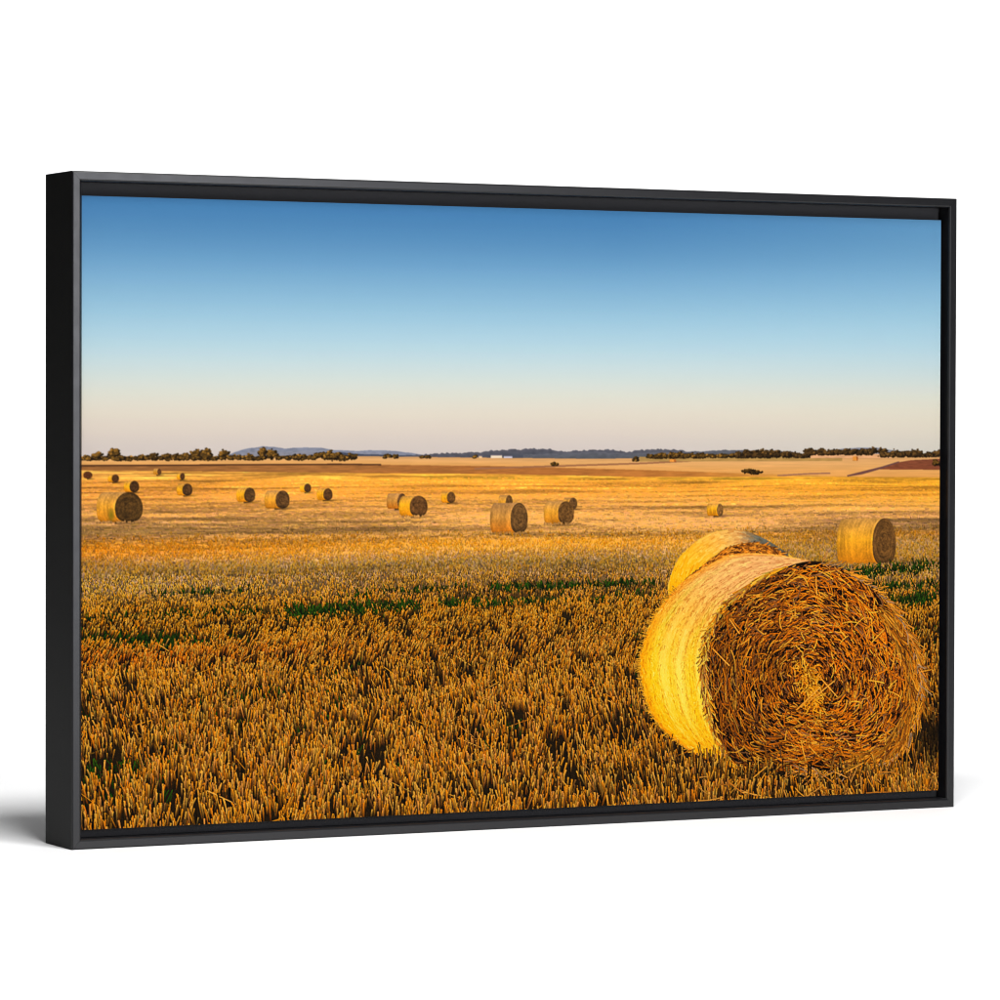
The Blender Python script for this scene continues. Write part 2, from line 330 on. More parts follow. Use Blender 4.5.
def shade(u, v):                    # what lies in the shadow of the two big bales
    d = np.ones_like(u)
    d = d * (1 - .8 * np.exp(-(((u - 1590) / 55) ** 2 + ((v - 925) / 48) ** 2)))
    d = d * (1 - .36 * np.exp(-(((u - 1390) / 170) ** 2 + ((v - 974) / 13) ** 2)))
    d = d * (1 - .38 * np.exp(-(((u - 1130) / 70) ** 2 + ((v - 935) / 14) ** 2)))
    return d
gx, gy = window(); gx1, gy1 = gx[0::2, 0::2] + .25, gy[0::2, 0::2] + .25
near = np.clip((gy1 - 500) / 160, 0, 1)
base = field_colour(gx1, gy1) * (1 + (1 - near * .6) * 1.05 * streaks(gx1, gy1))[..., None]
base = base * (1 + .34 * (1 - near * .5) * (fbm(gx1 * .10, gy1 * .9, 2) - .5) + .30 * (rng.random(gx1.shape) - .5) * np.clip((gy1 - 440) / 60, .15, 1))[..., None]
base = base * (1 - .86 * np.clip((gy1 - 585) / 90, 0, 1)[..., None])
g = np.clip(greens(gx1, gy1), 0, 1)[..., None] * .75
base = base * (1 - g) + rgb(40, 62, 12) * g
base = np.clip(base, .03, 1)
base = base.repeat(2, 0).repeat(2, 1)
fill(gy > f2[None, :], base, FIELD)

# tufts: even in screen density 1/(v-HOR)^2 (inverse transform), each a handful of stalks cut at one height
NT = 74000
a_, b_ = 1 / (486 - HOR), 1 / (1060 - HOR)
tv = HOR + 1 / (a_ + (b_ - a_) * rng.random(NT)); tu = rng.random(NT) * (PW + 80) - 40
tv = np.r_[tv, 640 + 420 * rng.random(900) ** .8]; tu = np.r_[tu, rng.random(900) * (PW + 80) - 40]
X, Z = ground(tu, tv)
clump = fbm(X * 14.0, Z * 34.0, 2); patch = .55 * fbm(X * 2.2 + 40, Z * 7.0, 2) + .45 * fbm(X * .5 + 3, np.log(Z) * 16, 2)
tk = (rng.random(len(tv)) < np.clip((clump - .25) * 5, .05, 1)) & (rng.random(len(tv)) < np.clip((tv - 534) / 66, 0, 1))
tk &= rng.random(len(tv)) > np.clip(greens(tu, tv) * 1.15, 0, .95)
tv, tu, X, Z, clump, patch = [q[tk] for q in (tv, tu, X, Z, clump, patch)]
ttone = np.clip(.86 + .24 * rng.normal(size=len(tv)) + 1.5 * (patch - .5) + .7 * (clump - .5), .26, 1.35)
tlean = rng.normal(size=len(tv)) * .10 + .45 * (fbm(X * 3 + 9, Z * 5, 2) - .5) + np.interp(tv, [600, 690, 735, 752, 775, 1000], [.08, .24, .36, .25, .0, -.05])
thgt = (.75 + .5 * rng.random(len(tv)))
cnt = rng.integers(2, 6, len(tv)); k = np.repeat(np.arange(len(tv)), cnt); n = len(k)
dd = (tv - HOR)[k]
su = (tu[k] + rng.normal(size=n) * dd * .013).astype(np.float32); sv = (tv[k] + rng.normal(size=n) * dd * .010).astype(np.float32)
o = np.argsort(sv); su, sv, k = su[o], sv[o], k[o]
keep = np.ones(n, bool)
d = np.maximum(sv - HOR, 5)
colour = field_colour(su, sv) * (1 + .8 * (1 - np.clip((sv - 500) / 220, 0, 1) * .55) * streaks(su, sv))[:, None]
tone = np.clip(ttone[k] * (.88 + .46 * rng.normal(size=n)), .12, 1.35) * np.interp(sv, [520, 640], [1.18, 1.0])
grey = (rng.random(n) < .26)[:, None]
hue = rng.random(n)
colour = np.where(grey, colour * rgb(226, 220, 240), colour * np.stack([np.full(n, 1.08), .91 + .20 * hue, .38 + .46 * hue ** 2], -1))
dim = np.where(rng.random(n) < np.interp(sv, [640, 760], [.10, .36]), .45, 1.0) * np.ones(n); dim = np.where(sv < 600, 1.0, dim); tip = colour * (tone * dim)[:, None] * np.interp(sv, [600, 680, 760, 1000], [1.64, 1.92, 1.78, 1.76])[:, None]; tip = tip / np.maximum(tip.max(1, keepdims=True) / .97, 1); tip = tip * shade(su, sv)[:, None]
glint = ((rng.random(n) < .24) & (sv > 590))[:, None] * np.interp(sv, [590, 660], [0, 1])[:, None]
tip = tip * (1 - .16 * np.clip((sv - 590) / 80, 0, 1))[:, None]; tip = tip + (rgb(255, 194, 80) * (.80 + .25 * rng.random(n))[:, None] * shade(su, sv)[:, None] - tip) * .62 * glint; tip = np.clip(tip, 0, 1)
root = tip * (.10 + .30 * rng.random(n))[:, None] * rgb(255, 200, 140)
farf = np.clip((sv - 585) / 110, 0, 1)[:, None]; soft = np.clip(1.15 - (sv - 530) / 110, 0, 1)[:, None]; tip = tip * (1 - soft) + colour * (.82 + .3 * rng.random(n))[:, None] * soft
root = root * farf + tip * .7 * (1 - farf)
hgt = d * .050 * thgt[k] * (.55 + .65 * rng.random(n)) * np.interp(sv, [478, 560, 690, 740, 770, 1000], [.30, .55, .8, .9, 1.05, 1.0])
wid = np.maximum(d * .0040 * (.45 + .95 * rng.random(n)), .9)
lean = np.clip(tlean[k] + rng.normal(size=n) * .15, -.9, 1.0)
loose = (rng.random(n) < .018) & (sv > 640)
lean = np.where(loose, rng.normal(size=n) * 1.4, lean); wid = np.where(loose, wid * .5, wid); root = np.where(loose[:, None], tip * .7, root)
def straws(lo, hi):
    i = np.nonzero(keep & (sv >= lo) & (sv < hi))[0]
    if len(i): strokes(su[i], sv[i], su[i] + hgt[i] * lean[i], sv[i] - hgt[i], wid[i] * .8, wid[i], root[i], tip[i], FIELD, bend=hgt[i] * .012 * rng.normal(size=len(i)), side=.6)
def grass(lo, hi):
    q = rng.random(9000); u = rng.random(9000) * (PW if hi < 872 else 1050); v = lo + (hi - lo) * q
    g = greens(u, v); Xg, Zg = ground(u, v); cl = fbm(Xg * 7.5, Zg * 16.0, 2)
    i = np.nonzero((rng.random(9000) < g * .8) | ((v > 720) & (cl < .38) & (rng.random(9000) < .3)))[0]
    i = i[np.argsort(v[i])]; h = (v[i] - HOR) * .04 * (.4 + rng.random(len(i)))
    c = rgb(38, 70, 8)[None] * (.35 + .9 * rng.random(len(i)))[:, None] * shade(u[i], v[i])[:, None]
    strokes(u[i], v[i], u[i] + h * rng.normal(size=len(i)) * .4, v[i] - h, 2.0, 1.0, c * .5, c, FIELD)

# fine cut straw seen from afar: short flecks, lighter and darker than the band they lie in
n = 42000; fv = 446 + (610 - 446) * rng.random(n) ** .8; fu = rng.random(n) * PW
o = np.argsort(fv); fv, fu = fv[o].astype(np.float32), fu[o].astype(np.float32)
k = (fv > np.interp(fu, [0, 446, 737, 1001, 1315, 1600], [434, 440, 443, 449, 450, 453]) + 3)
fv, fu = fv[k], fu[k]; n = len(fv); dd = fv - HOR
st = streaks(fu, fv)
fc = field_colour(fu, fv) * np.clip((1 + 1.0 * st) * (1.0 + .15 * rng.normal(size=n) * np.interp(fv, [446, 500, 560], [.35, .8, 1.3])), .35, 1.25)[:, None] * np.stack([np.ones(n), .96 + .08 * rng.random(n), .8 + .35 * rng.random(n)], -1)
up_ = (rng.random(n) < np.interp(fv, [500, 570], [.0, .6]))
fl = np.where(up_, dd * .022 * (.5 + rng.random(n)), dd * .10 * (.4 + rng.random(n)))
strokes(fu, fv, fu + np.where(up_, fl * .25 * rng.normal(size=n), fl), np.where(up_, fv - fl, fv + rng.normal(size=n) * .3), .9, .8, fc, fc * 1.04, FIELD)

# ---- round bales: side lit, end in shade
def small_bale(x0, x1, y0, y1, xe, side_c, end_c, label, dim=1.0):
    k = piece('printed_hay_bale', label); gx, gy = window(x0 - 4, x1 + 4, y0 - 4, y1 + 4)
    cy = (y0 + y1) / 2; b = (y1 - y0) / 2; a = (x1 - xe) / 2; cx = (xe + x1) / 2
    sl = (x1 - x0) * .0
    ph = (gy - cy) / b
    q = np.sqrt(np.clip(1 - ph * ph, 0, 1))
    sq = np.where(ph > 0, np.sqrt(np.clip(1 - np.abs(ph) ** 3.2, 0, 1)), q)       # sagging lower half
    al = a * .55
    left = x0 + al * (1 - sq); right = cx + a * sq; ins = (np.abs(ph) < 1)
    rag = (vnoise(gx * .9, gy * .9) - .5) * 1.2
    body = ins & (gx + rag * .5 > left) & (gx + rag * .5 < right)
    s = np.clip((gx - left) / np.maximum(xe + a * (1 - sq) - left, 1), 0, 1)
    top_c, mid_c, low_c = [rgb(*c) for c in side_c]
    t = ((ph + 1) / 2)[..., None]
    col = np.where(t < .45, top_c + (mid_c - top_c) * (t / .45), mid_c + (low_c - mid_c) * ((t - .45) / .55))
    band = (fbm(s * max(5, (x1 - x0) / 5) + k * 3.1, s * 0 + k + ph * .6, 3) - .5)[..., None]
    grain = (fbm(gx * .8, gy * .45, 3) - .5)[..., None] + .35 * (rng.random(gx.shape) - .5)[..., None]
    col = col * (1 + .34 * band + .36 * grain + .22 * (fbm(gx * .09 + k, gy * .09, 2) - .5)[..., None]) * dim
    col = col * (1 - .9 * np.clip(.16 - s, 0, .16)[..., None]) * (1 - .10 * np.clip(.2 - t, 0, .2) / .2)
    tb = np.clip((np.abs(ph) - .80) / .2, 0, 1)[..., None]; col = col * (1 - .22 * tb * (ph > 0)[..., None])
    fill(body, np.clip(col, 0, 1), k)
    e = ((gx - cx) / a) ** 2 + (np.where(ph > 0, np.abs(ph) ** 1.25, np.abs(ph))) ** 2
    end = ins & (gx + rag * .4 > cx - a * sq) & (gx < right)
    rings = vnoise(np.sqrt(e) * max(5, b / 2.2) + k * 7, np.arctan2(gy - cy, gx - cx) * 2.2 + 40) - .5
    gr_ = fbm(gx * .7 + k, gy * .7, 2) - .5
    ec = rgb(*end_c) * 1.22 * (1 + .5 * rings + .6 * gr_ + .5 * (rng.random(gx.shape) - .5))[..., None]
    rim = np.clip((np.sqrt(e) - .86) / .14, 0, 1)[..., None]
    ec = ec * (1 - .15 * rim)
    low = np.clip((ph - .55) / .45, 0, 1)[..., None]; ec = ec * (1 - .35 * low)
    fill(end & body, np.clip(ec, 0, 1), k)
    ln = np.abs(gx - (cx - a * sq)) < max(.7, a * .05); fill(ln & body, np.clip(col * 1.12, 0, 1), k)
    # ragged foot: stubble in front of the bale
    if x1 - x0 < 45: return
    nf = max(6, int((x1 - x0) * 1.1)); fx = x0 + (x1 - x0) * rng.random(nf); fh = (y1 - HOR) * .03 * (.4 + rng.random(nf))
    fc = field_colour(fx, np.full(nf, y1)) * (.75 + .4 * rng.random(nf))[:, None]
    strokes(fx, np.full(nf, y1 + 1.2), fx + rng.normal(size=nf), y1 + 1.2 - fh, 1.1, .9, fc * .85, fc, FIELD)
    # shadow at the foot, to the right
YEL = ((220, 158, 78), (248, 176, 38), (216, 130, 24)); TANS = ((210, 154, 88), (226, 158, 54), (198, 120, 28)); DULL = ((198, 144, 86), (202, 142, 66), (206, 116, 28))
BALES = [(3, 18, 434, 445, 2, YEL, (74, 42, 22), 'printed far bale showing only its dark end, nearest the left edge'),
         (44, 63, 439, 451, 50, YEL, (70, 44, 22), 'printed small far bale, second from the left edge'),
         (71, 97, 449, 467, 80, YEL, (64, 42, 22), 'printed small bale just above the large bale on the left'),
         (121, 135, 430, 439.5, 127, TANS, (84, 52, 28), 'printed farthest bale below the trees on the left'),
         (161, 175, 437, 447.5, 166, YEL, (70, 44, 24), 'printed far bale, upper one of a pair on the left'),
         (161, 188, 454, 473, 170, YEL, (66, 44, 24), 'printed bale, lower one of a pair on the left'),
         (375, 395, 455, 469, 382, YEL, (66, 44, 24), 'printed small bale right of the pair near the trees, the farther one'),
         (405, 433, 463, 482, 416, YEL, (70, 46, 24), 'printed small bale right of the pair near the trees, the nearer one'),
         (264, 297, 461, 484, 277, YEL, (70, 48, 26), 'printed bale, left and smaller of two side by side'),
         (313, 357, 466, 495, 332, TANS, (76, 52, 28), 'printed bale, right and larger of two side by side'),
         (25, 103, 467, 515, 55, TANS, (66, 46, 22), 'printed large bale near the left edge with dark end'),
         (629, 655, 470, 488, 639, YEL, (84, 56, 28), 'printed small bale standing alone in the middle distance'),
         (734, 761, 476, 500, 747, TANS, (84, 58, 30), 'printed small bale half hidden behind a large tan one'),
         (530, 566, 472, 497, 549, DULL, (80, 54, 32), 'printed dull bale half hidden behind a yellow one'),
         (855, 882, 481, 500, 866, TANS, (84, 58, 32), 'printed small bale peeping out behind the right of a yellow one'),
         (552, 604, 476, 510, 571, YEL, (82, 54, 28), 'printed yellow bale with a duller bale behind its left'),
         (1131, 1163, 493, 514, 1150, YEL, (112, 78, 40), 'printed small bale alone in the field above the two biggest bales'),
         (819, 876, 487, 525, 845, TANS, (88, 60, 30), 'printed yellow tan bale right of the middle bale'),
         (719, 789, 489, 540, 756, DULL, (86, 60, 32), 'printed dull tan bale in the middle of the field'),
         (1390, 1510, 521, 604, 1461, ((214, 156, 80), (236, 164, 42), (194, 114, 20)), (86, 58, 28), 'printed tan bale near the right edge')]
for (x0_, x1_, c0_, c1_, lab) in ((1058, 1071, 417, 422, 'printed speck of a bale far off below the dark trees'), (1421, 1432, 413, 421, 'printed speck of a bale far off below the bare bank')):
    small_bale(x0_, x1_, c0_, c1_, x0_ + (x1_ - x0_) * .6, ((236, 150, 60),) * 3, (150, 84, 34), lab)
# soft far-off blur before the bales go in
last = 470
straws(470, 478)
def foot_shadow(x0, x1, y1, ln):
    w = (x1 - x0); gx, gy = window(x0 - 5, x1 + w, y1 - 20, y1 + 20); buf = WIN[0]; q = np.clip((gx - (x0 + w * .45)) / (w * (.5 + ln)), 0, 1)
    a = np.exp(-((gy - y1 - .5) / max(1.5, (y1 - HOR) * .02)) ** 2) * np.where((gx > x0 + w * .4) & (gx < x0 + w * (1 + ln)), 1 - q, 0)
    mm = a > .03
    buf[mm] = buf[mm] * (1 - .72 * a[mm])[:, None]
for b in BALES:
    y1 = b[3]
    if y1 > last: straws(last, y1); last = y1
    foot_shadow(b[0], b[1], y1, .5)
    small_bale(*b)
# the green tint on the lower side of the left bale
gx, gy = window(20, 80, 480, 520); m = (np.abs(gx - 49) < 8) & (gy > 492) & (gy < 513) & (gx < 56); a = (np.exp(-((gx - 50) / 5) ** 2 - ((gy - 503) / 9) ** 2) * .6)[m][:, None]
WIN[0][m] = WIN[0][m] * (1 - a) + rgb(84, 96, 20) * a

# ---- the two big bales
def closed(pts, n=240):             # smooth closed outline through the points
    p = np.array(pts, float); k = len(p); t = np.linspace(0, k, n, endpoint=False); i = t.astype(int); f = (t - i)[:, None]
    p0, p1, p2, p3 = p[(i - 1) % k], p[i % k], p[(i + 1) % k], p[(i + 2) % k]
    return .5 * (2 * p1 + (p2 - p0) * f + (2 * p0 - 5 * p1 + 4 * p2 - p3) * f ** 2 + (3 * p1 - p0 - 3 * p2 + p3) * f ** 3)
def inside(poly, xs, ys):
    r = np.zeros(xs.shape, bool); x1_, y1_ = poly[-1]
    for x2_, y2_ in poly:
        c = ((y2_ > ys) != (y1_ > ys))
        if c.any(): r ^= c & (xs < (x1_ - x2_) * (ys - y2_) / ((y1_ - y2_) if y1_ != y2_ else 1e-9) + x2_)
        x1_, y1_ = x2_, y2_
    return r
grass(590, 645); straws(last, 655); grass(600, 648); last = 655
B2 = piece('printed_hay_bale', 'printed big yellow bale partly hidden behind the nearest bale')
out2 = [(1059, 700), (1057, 645), (1062, 613), (1078, 584), (1108, 559), (1141, 543), (1181, 537.5), (1215, 543), (1248, 556), (1282, 575), (1304, 595), (1304, 700)]
poly = closed(out2[1:-1] + [(1304, 660), (1200, 700), (1090, 690)], 200)
gx, gy = window(1030, 1330, 520, 715); m = (gx > 1040) & (gx < 1320) & (gy > 525) & (gy < 710); mi = np.zeros_like(m); mi[m] = inside(poly, gx[m], gy[m])
fill(mi, rgb(226, 176, 60), B2)
n = 14000; t = rng.random(n); r = rng.random(n)
rim = np.array(out2[1:-1], float); rim_in = rim * .55 + np.array([1215, 640]) * .45
tt = t * (len(rim) - 1.001); i = tt.astype(int); f = (tt - i)[:, None]
pa = rim[i] * (1 - f) + rim[i + 1] * f; pb = rim_in[i] * (1 - f) + rim_in[i + 1] * f; tg = rim[i + 1] - rim[i]; tg /= np.linalg.norm(tg, axis=1)[:, None]
p = pa * (1 - r[:, None]) + pb * r[:, None]; ln = 6 + 10 * rng.random(n)
c = ramp(t, [0, .22, .42, .58, .7, 1], [(252, 184, 10), (255, 196, 40), (250, 190, 84), (220, 166, 100), (104, 104, 92), (92, 78, 58)]); bt = rng.normal(size=n); c = c * (1 - np.clip(-bt, 0, 2)[:, None] * rgb(14, 30, 48)); c = c + np.clip(bt, 0, 2)[:, None] * .22 * (rgb(255, 242, 150) - c) * (t < .62)[:, None]
ok = inside(poly, p[:, 0], p[:, 1]) & inside(poly, p[:, 0] + tg[:, 0] * ln, p[:, 1] + tg[:, 1] * ln)
strokes(p[ok, 0], p[ok, 1], (p + tg * ln[:, None])[ok, 0], (p + tg * ln[:, None])[ok, 1], 1.5, 1.1, c[ok], c[ok] * 1.05, B2)
# straw end of the second bale
end2 = [(1088, 628), (1100, 612), (1135, 590), (1160, 572), (1185, 562), (1215, 559), (1245, 563), (1272, 574), (1296, 592), (1300, 640), (1100, 650)]
poly = closed(end2, 160); m = (gx > 1070) & (gx < 1320) & (gy > 545) & (gy < 660); mi = np.zeros_like(m); mi[m] = inside(poly, gx[m], gy[m])
mi &= gy > np.interp(gx, [1060, 1135, 1168, 1194, 1228, 1262, 1289, 1310], [640, 590, 569, 562, 560, 567, 585, 606]) + 3 * (fbm(gx * .2, gy * .2, 2) - .5)
fill(mi, rgb(104, 58, 20), B2)
n = 2600; px = 1085 + 220 * rng.random(n); py = np.interp(px, [1060, 1135, 1168, 1194, 1228, 1262, 1289, 1310], [640, 590, 569, 562, 560, 567, 585, 606]) + 2 + 34 * rng.random(n) ** 1.2
sl = np.interp(px, [1085, 1135, 1190, 1228, 1289], [-.8, -.6, -.15, .1, .7]) + rng.normal(size=n) * .35; ln = 4 + 9 * rng.random(n)
ax_ = np.cos(np.arctan(sl)) * ln; ay_ = np.sin(np.arctan(sl)) * ln
pal = np.array([(70, 36, 12), (150, 84, 26), (204, 118, 30), (232, 150, 50), (110, 62, 24)], np.float32) / 255
c = pal[rng.integers(0, 5, n)] * (.8 + .4 * rng.random(n))[:, None]
strokes(px, py, px + ax_, py + ay_, 1.3, 1.0, c, c * 1.1, B2)

grass(655, 720); straws(655, 690); grass(655, 705); straws(690, 720); grass(715, 800); straws(720, 800); grass(800, 880); straws(800, 870)
straws(870, 912)
B1 = piece('printed_hay_bale', 'printed nearest and largest bale with swirled straw end')
END = [(1125, 776), (1132, 724), (1162, 672), (1228, 627), (1282, 605), (1337, 594), (1392, 603), (1447, 628), (1503, 673), (1545, 733), (1563, 787), (1567, 841), (1553, 888),
       (1525, 929), (1476, 954), (1366, 962), (1264, 956), (1195, 945), (1156, 905), (1136, 852)]
OUTER = [(1337, 594), (1265, 582), (1188, 580), (1135, 598), (1082, 628), (1049, 659), (1023, 693), (1007, 733), (1001, 760), (1006, 796), (1019, 837), (1043, 872), (1083, 902), (1129, 927), (1195, 948)]
endp = closed(END, 400)
side_poly = np.array(OUTER + [(1180, 935), (1150, 890), (1140, 850), (1132, 776), (1140, 724), (1170, 672), (1236, 630), (1290, 610)], float)
gx, gy = window(980, 1600, 555, 1000); win = (gx > 985) & (gx < 1599) & (gy > 560) & (gy < 999)
mi = np.zeros_like(win); mi[win] = inside(side_poly, gx[win], gy[win])
fill(mi, rgb(240, 190, 60), B1)
IN = np.array([(1337, 594), (1282, 605), (1228, 627), (1190, 652), (1162, 672), (1145, 700), (1132, 724), (1127, 750), (1125, 776), (1130, 820), (1136, 852), (1146, 880), (1160, 908), (1176, 930), (1199, 947)], float)
OU = np.array(OUTER, float)
def spline(p, m=120):
    k = len(p); t = np.linspace(0, k - 1, m); i = np.minimum(t.astype(int), k - 2); f = (t - i)[:, None]
    g = lambda a: p[np.clip(a, 0, k - 1)]
    p0, p1, p2, p3 = g(i - 1), g(i), g(i + 1), g(i + 2)
    return .5 * (2 * p1 + (p2 - p0) * f + (2 * p0 - 5 * p1 + 4 * p2 - p3) * f ** 2 + (3 * p1 - p0 - 3 * p2 + p3) * f ** 3)
OU, IN = spline(OU), spline(IN)
n = 64000; t = rng.random(n); r = rng.random(n)
def sidepos(t, r):
    q = t * (len(OU) - 1.001); i = q.astype(int); f = (q - i)[:, None]
    return (OU[i] * (1 - f) + OU[i + 1] * f) * (1 - r[:, None]) + (IN[i] * (1 - f) + IN[i + 1] * f) * r[:, None]
dt = .006 + .014 * rng.random(n)
p = sidepos(t, r); p2 = sidepos(np.clip(t + dt, 0, 1), np.clip(r + rng.normal(size=n) * .012, 0, 1))
c = ramp(t, [0, .10, .22, .34, .46, .6, .75, .9, 1], [(228, 168, 104), (236, 176, 110), (238, 178, 100), (242, 180, 66), (254, 198, 40), (255, 206, 24), (255, 198, 16), (252, 174, 6), (230, 138, 6)])
hot = np.exp(-((t - .60) / .2) ** 2) * (np.exp(-((r - .62) / .12) ** 2) + .8 * np.exp(-((r - .36) / .08) ** 2) + .7 * np.exp(-((r - .9) / .06) ** 2))
c = c + hot[:, None] * rgb(10, 36, 72)
edge = np.clip(.16 - r, 0, .16)[:, None] / .16; c = c * (1 - edge * rgb(10, 48, 150) * 1.0)
stripe = vnoise(r * 30, t * 2 + 60) - .9 * sum(np.exp(-((r - q_) / .010) ** 2) for q_ in (.30, .47, .56, .70, .78, .86))
olive = (np.exp(-((r - .22) / .05) ** 2) + .8 * np.exp(-((r - .80) / .03) ** 2)) * np.clip(1 - np.abs(t - .38) / .3, 0, 1) * .35
c = c * (1 - olive[:, None] * rgb(80, 40, 150))
tn = np.clip(1.03 + .12 * rng.normal(size=n) + .24 * (stripe - .5), .72, 1.4)
shadowy = np.clip((t - .86) / .14, 0, 1) * .25
lo_, hi_ = np.clip(1 - tn, 0, .3)[:, None], np.clip(tn - 1, 0, .4)[:, None]
c = c * (1 - lo_ * rgb(140, 255, 340)) * (1 - shadowy[:, None]); c = c + hi_ * (rgb(255, 240, 130) - c) * 1.5
wd = .8 + .8 * rng.random(n)
strokes(p[:, 0], p[:, 1], p2[:, 0], p2[:, 1], wd, wd * .8, c, c * 1.08, B1)
# warm orange lip where the netting turns onto the end
n = 1500; t = .12 + .88 * rng.random(n); p = sidepos(t, .955 + .045 * rng.random(n)); p2 = sidepos(np.clip(t + .02, 0, 1), .965 + .035 * rng.random(n))
c = np.array([(250, 176, 40), (226, 140, 30), (255, 206, 80)], np.float32)[rng.integers(0, 3, n)] / 255 * (.7 + .4 * rng.random(n))[:, None]
strokes(p[:, 0], p[:, 1], p2[:, 0], p2[:, 1], 1.6, 1.2, c, c, B1)
# straw fringe on the far left rim
n = 260; t = .30 + .6 * rng.random(n); p = sidepos(t, np.full(n, .015)); a = rng.normal(size=n) * .6 + 3.4 - (t - .5) * 2.4; l = 3 + 9 * rng.random(n) ** 2
c = rgb(230, 160, 40) * (.6 + .5 * rng.random(n))[:, None]
strokes(p[:, 0], p[:, 1], p[:, 0] + np.cos(a) * l, p[:, 1] + np.sin(a) * l * .7, 1.0, .7, c, c, B1)

mi = np.zeros_like(win); mi[win] = inside(endp, gx[win], gy[win])
fill(mi, rgb(30, 16, 5) * (.7 + .6 * fbm(gx * .08, gy * .08, 2))[..., None], B1)
ECX, ECY = 1341.0, 800.0
ea = np.arctan2(endp[:, 1] - ECY, endp[:, 0] - ECX); er = np.hypot(endp[:, 0] - ECX, endp[:, 1] - ECY); o = np.argsort(ea); ea, er = ea[o], er[o]
def endpos(a, r):
    a = (a + np.pi) % (2 * np.pi) - np.pi
    R = np.interp(a, ea, er, period=2 * np.pi) * r
    return np.stack([ECX + R * np.cos(a), ECY + R * np.sin(a)], -1)
EIN = (endp - [ECX, ECY]) * .996 + [ECX, ECY]
def endstraw(n, r_lo, r_hi, lmin, lmax, spread, wlo, whi, bright, gain=1.0):
    a = rng.random(n) * 2 * np.pi; r = np.sqrt(r_lo ** 2 + (r_hi ** 2 - r_lo ** 2) * rng.random(n))
    p = endpos(a, r); tg = endpos(a + .03, r) - p; tg /= np.linalg.norm(tg, axis=1)[:, None] + 1e-9
    th = np.arctan2(tg[:, 1], tg[:, 0]) + rng.normal(size=n) * spread + .12
    l = lmin + (lmax - lmin) * rng.random(n) ** 1.6; l = l * np.clip(.35 + r, .4, 1.1)
    q = p + np.stack([np.cos(th), np.sin(th)], -1) * l[:, None]
    ang = np.degrees(a)
    lightz = .92 + .20 * np.cos(a + .1) * r - .10 * np.clip(np.sin(a), 0, 1) * r ** 3 + .40 * (fbm(p[:, 0] * .018, p[:, 1] * .018, 2) - .5)
    lightz = np.where((r < .30) & (np.sin(a) > -.1) & (np.cos(a) > .1), lightz * .72, lightz)
    pal = np.array([(54, 26, 8), (90, 46, 14), (134, 72, 24), (166, 90, 26), (208, 108, 14), (234, 134, 22), (250, 170, 52), (150, 98, 54), (120, 58, 14)], np.float32) / 255
    w = np.array(bright, float); w /= w.sum()
    c = pal[rng.choice(9, n, p=w)] * np.clip(gain * lightz * .93 * (.8 + .4 * rng.random(n)), .12, 1.06)[:, None]
    bd = l * (.08 * r + .05 * rng.normal(size=n))
    wd = wlo + (whi - wlo) * rng.random(n)
    ok = inside(EIN, q[:, 0], q[:, 1]) & inside(EIN, p[:, 0], p[:, 1]); p, q, wd, c, bd = p[ok], q[ok], wd[ok], c[ok], bd[ok]
    strokes(p[:, 0], p[:, 1], q[:, 0], q[:, 1], wd, wd * .7, np.clip(c * .85, 0, 1), np.clip(c * 1.1, 0, 1), B1, bend=-bd, side=.35)
endstraw(8500, .02, .97, 8, 26, .20, 1.1, 2.0, (7, 5, 3, 2, 1.2, .6, .2, 1.0, 4))
endstraw(6000, .03, .97, 9, 32, .24, 1.1, 2.0, (4, 3, 3, 3, 3, 2.2, 1.0, 1.2, 3))
endstraw(4600, .03, .97, 9, 28, .26, 1.2, 2.1, (1, 0, 0, 0, 0, 0, 0, 0, .3), .30)
endstraw(3400, .05, .975, 10, 34, .32, 1.1, 1.9, (0, 1, 1.5, 2.5, 4, 4.5, 3.0, 1.4, 1))
endstraw(360, .05, .94, 14, 38, 1.0, 1.5, 2.4, (0, 0, 1, 2, 3, 5, 4, 1.5, 0))
n = 1500; t = .06 + .94 * rng.random(n); rr_ = .965 + .075 * rng.random(n) ** 1.6; p = sidepos(t, rr_); p2 = sidepos(np.clip(t + .012 + .03 * rng.random(n), 0, 1), rr_ + .035 * rng.normal(size=n))
c = np.array([(250, 176, 40), (222, 134, 26), (255, 206, 80), (130, 74, 20), (190, 128, 58)], np.float32)[rng.integers(0, 5, n)] / 255 * (.7 + .4 * rng.random(n))[:, None]
strokes(p[:, 0], p[:, 1], p2[:, 0], p2[:, 1], 1.7, 1.2, c * .9, c, B1)
# right and lower rim glow with stray ends
n = 800; a = -.75 + 1.75 * rng.random(n); p = endpos(a, .84 + .17 * rng.random(n)); tg = endpos(a + .03, np.full(n, .95)) - endpos(a, np.full(n, .95)); th = np.arctan2(tg[:, 1], tg[:, 0]) + rng.normal(size=n) * .26 - .10
l = 10 + 32 * rng.random(n); c = np.array([(228, 138, 28), (200, 112, 20), (140, 78, 24), (240, 162, 52)], np.float32)[rng.integers(0, 4, n)] / 255 * (.55 + .55 * rng.random(n))[:, None]
strokes(p[:, 0], p[:, 1], p[:, 0] + np.cos(th) * l, p[:, 1] + np.sin(th) * l, 1.7, 1.1, c * .85, c, B1)
n = 220; a = -1.5 + 3.3 * rng.random(n); p = endpos(a, .97 + .03 * rng.random(n)); th = a + np.pi / 2 + rng.normal(size=n) * .45 - .35; l = 8 + 26 * rng.random(n) ** 1.8
c = np.array([(236, 156, 44), (204, 130, 50), (170, 130, 90)], np.float32)[rng.integers(0, 3, n)] / 255 * (.7 + .4 * rng.random(n))[:, None]
strokes(p[:, 0], p[:, 1], p[:, 0] + np.cos(th) * l, p[:, 1] + np.sin(th) * l, 1.5, 1.0, c, c, B1)
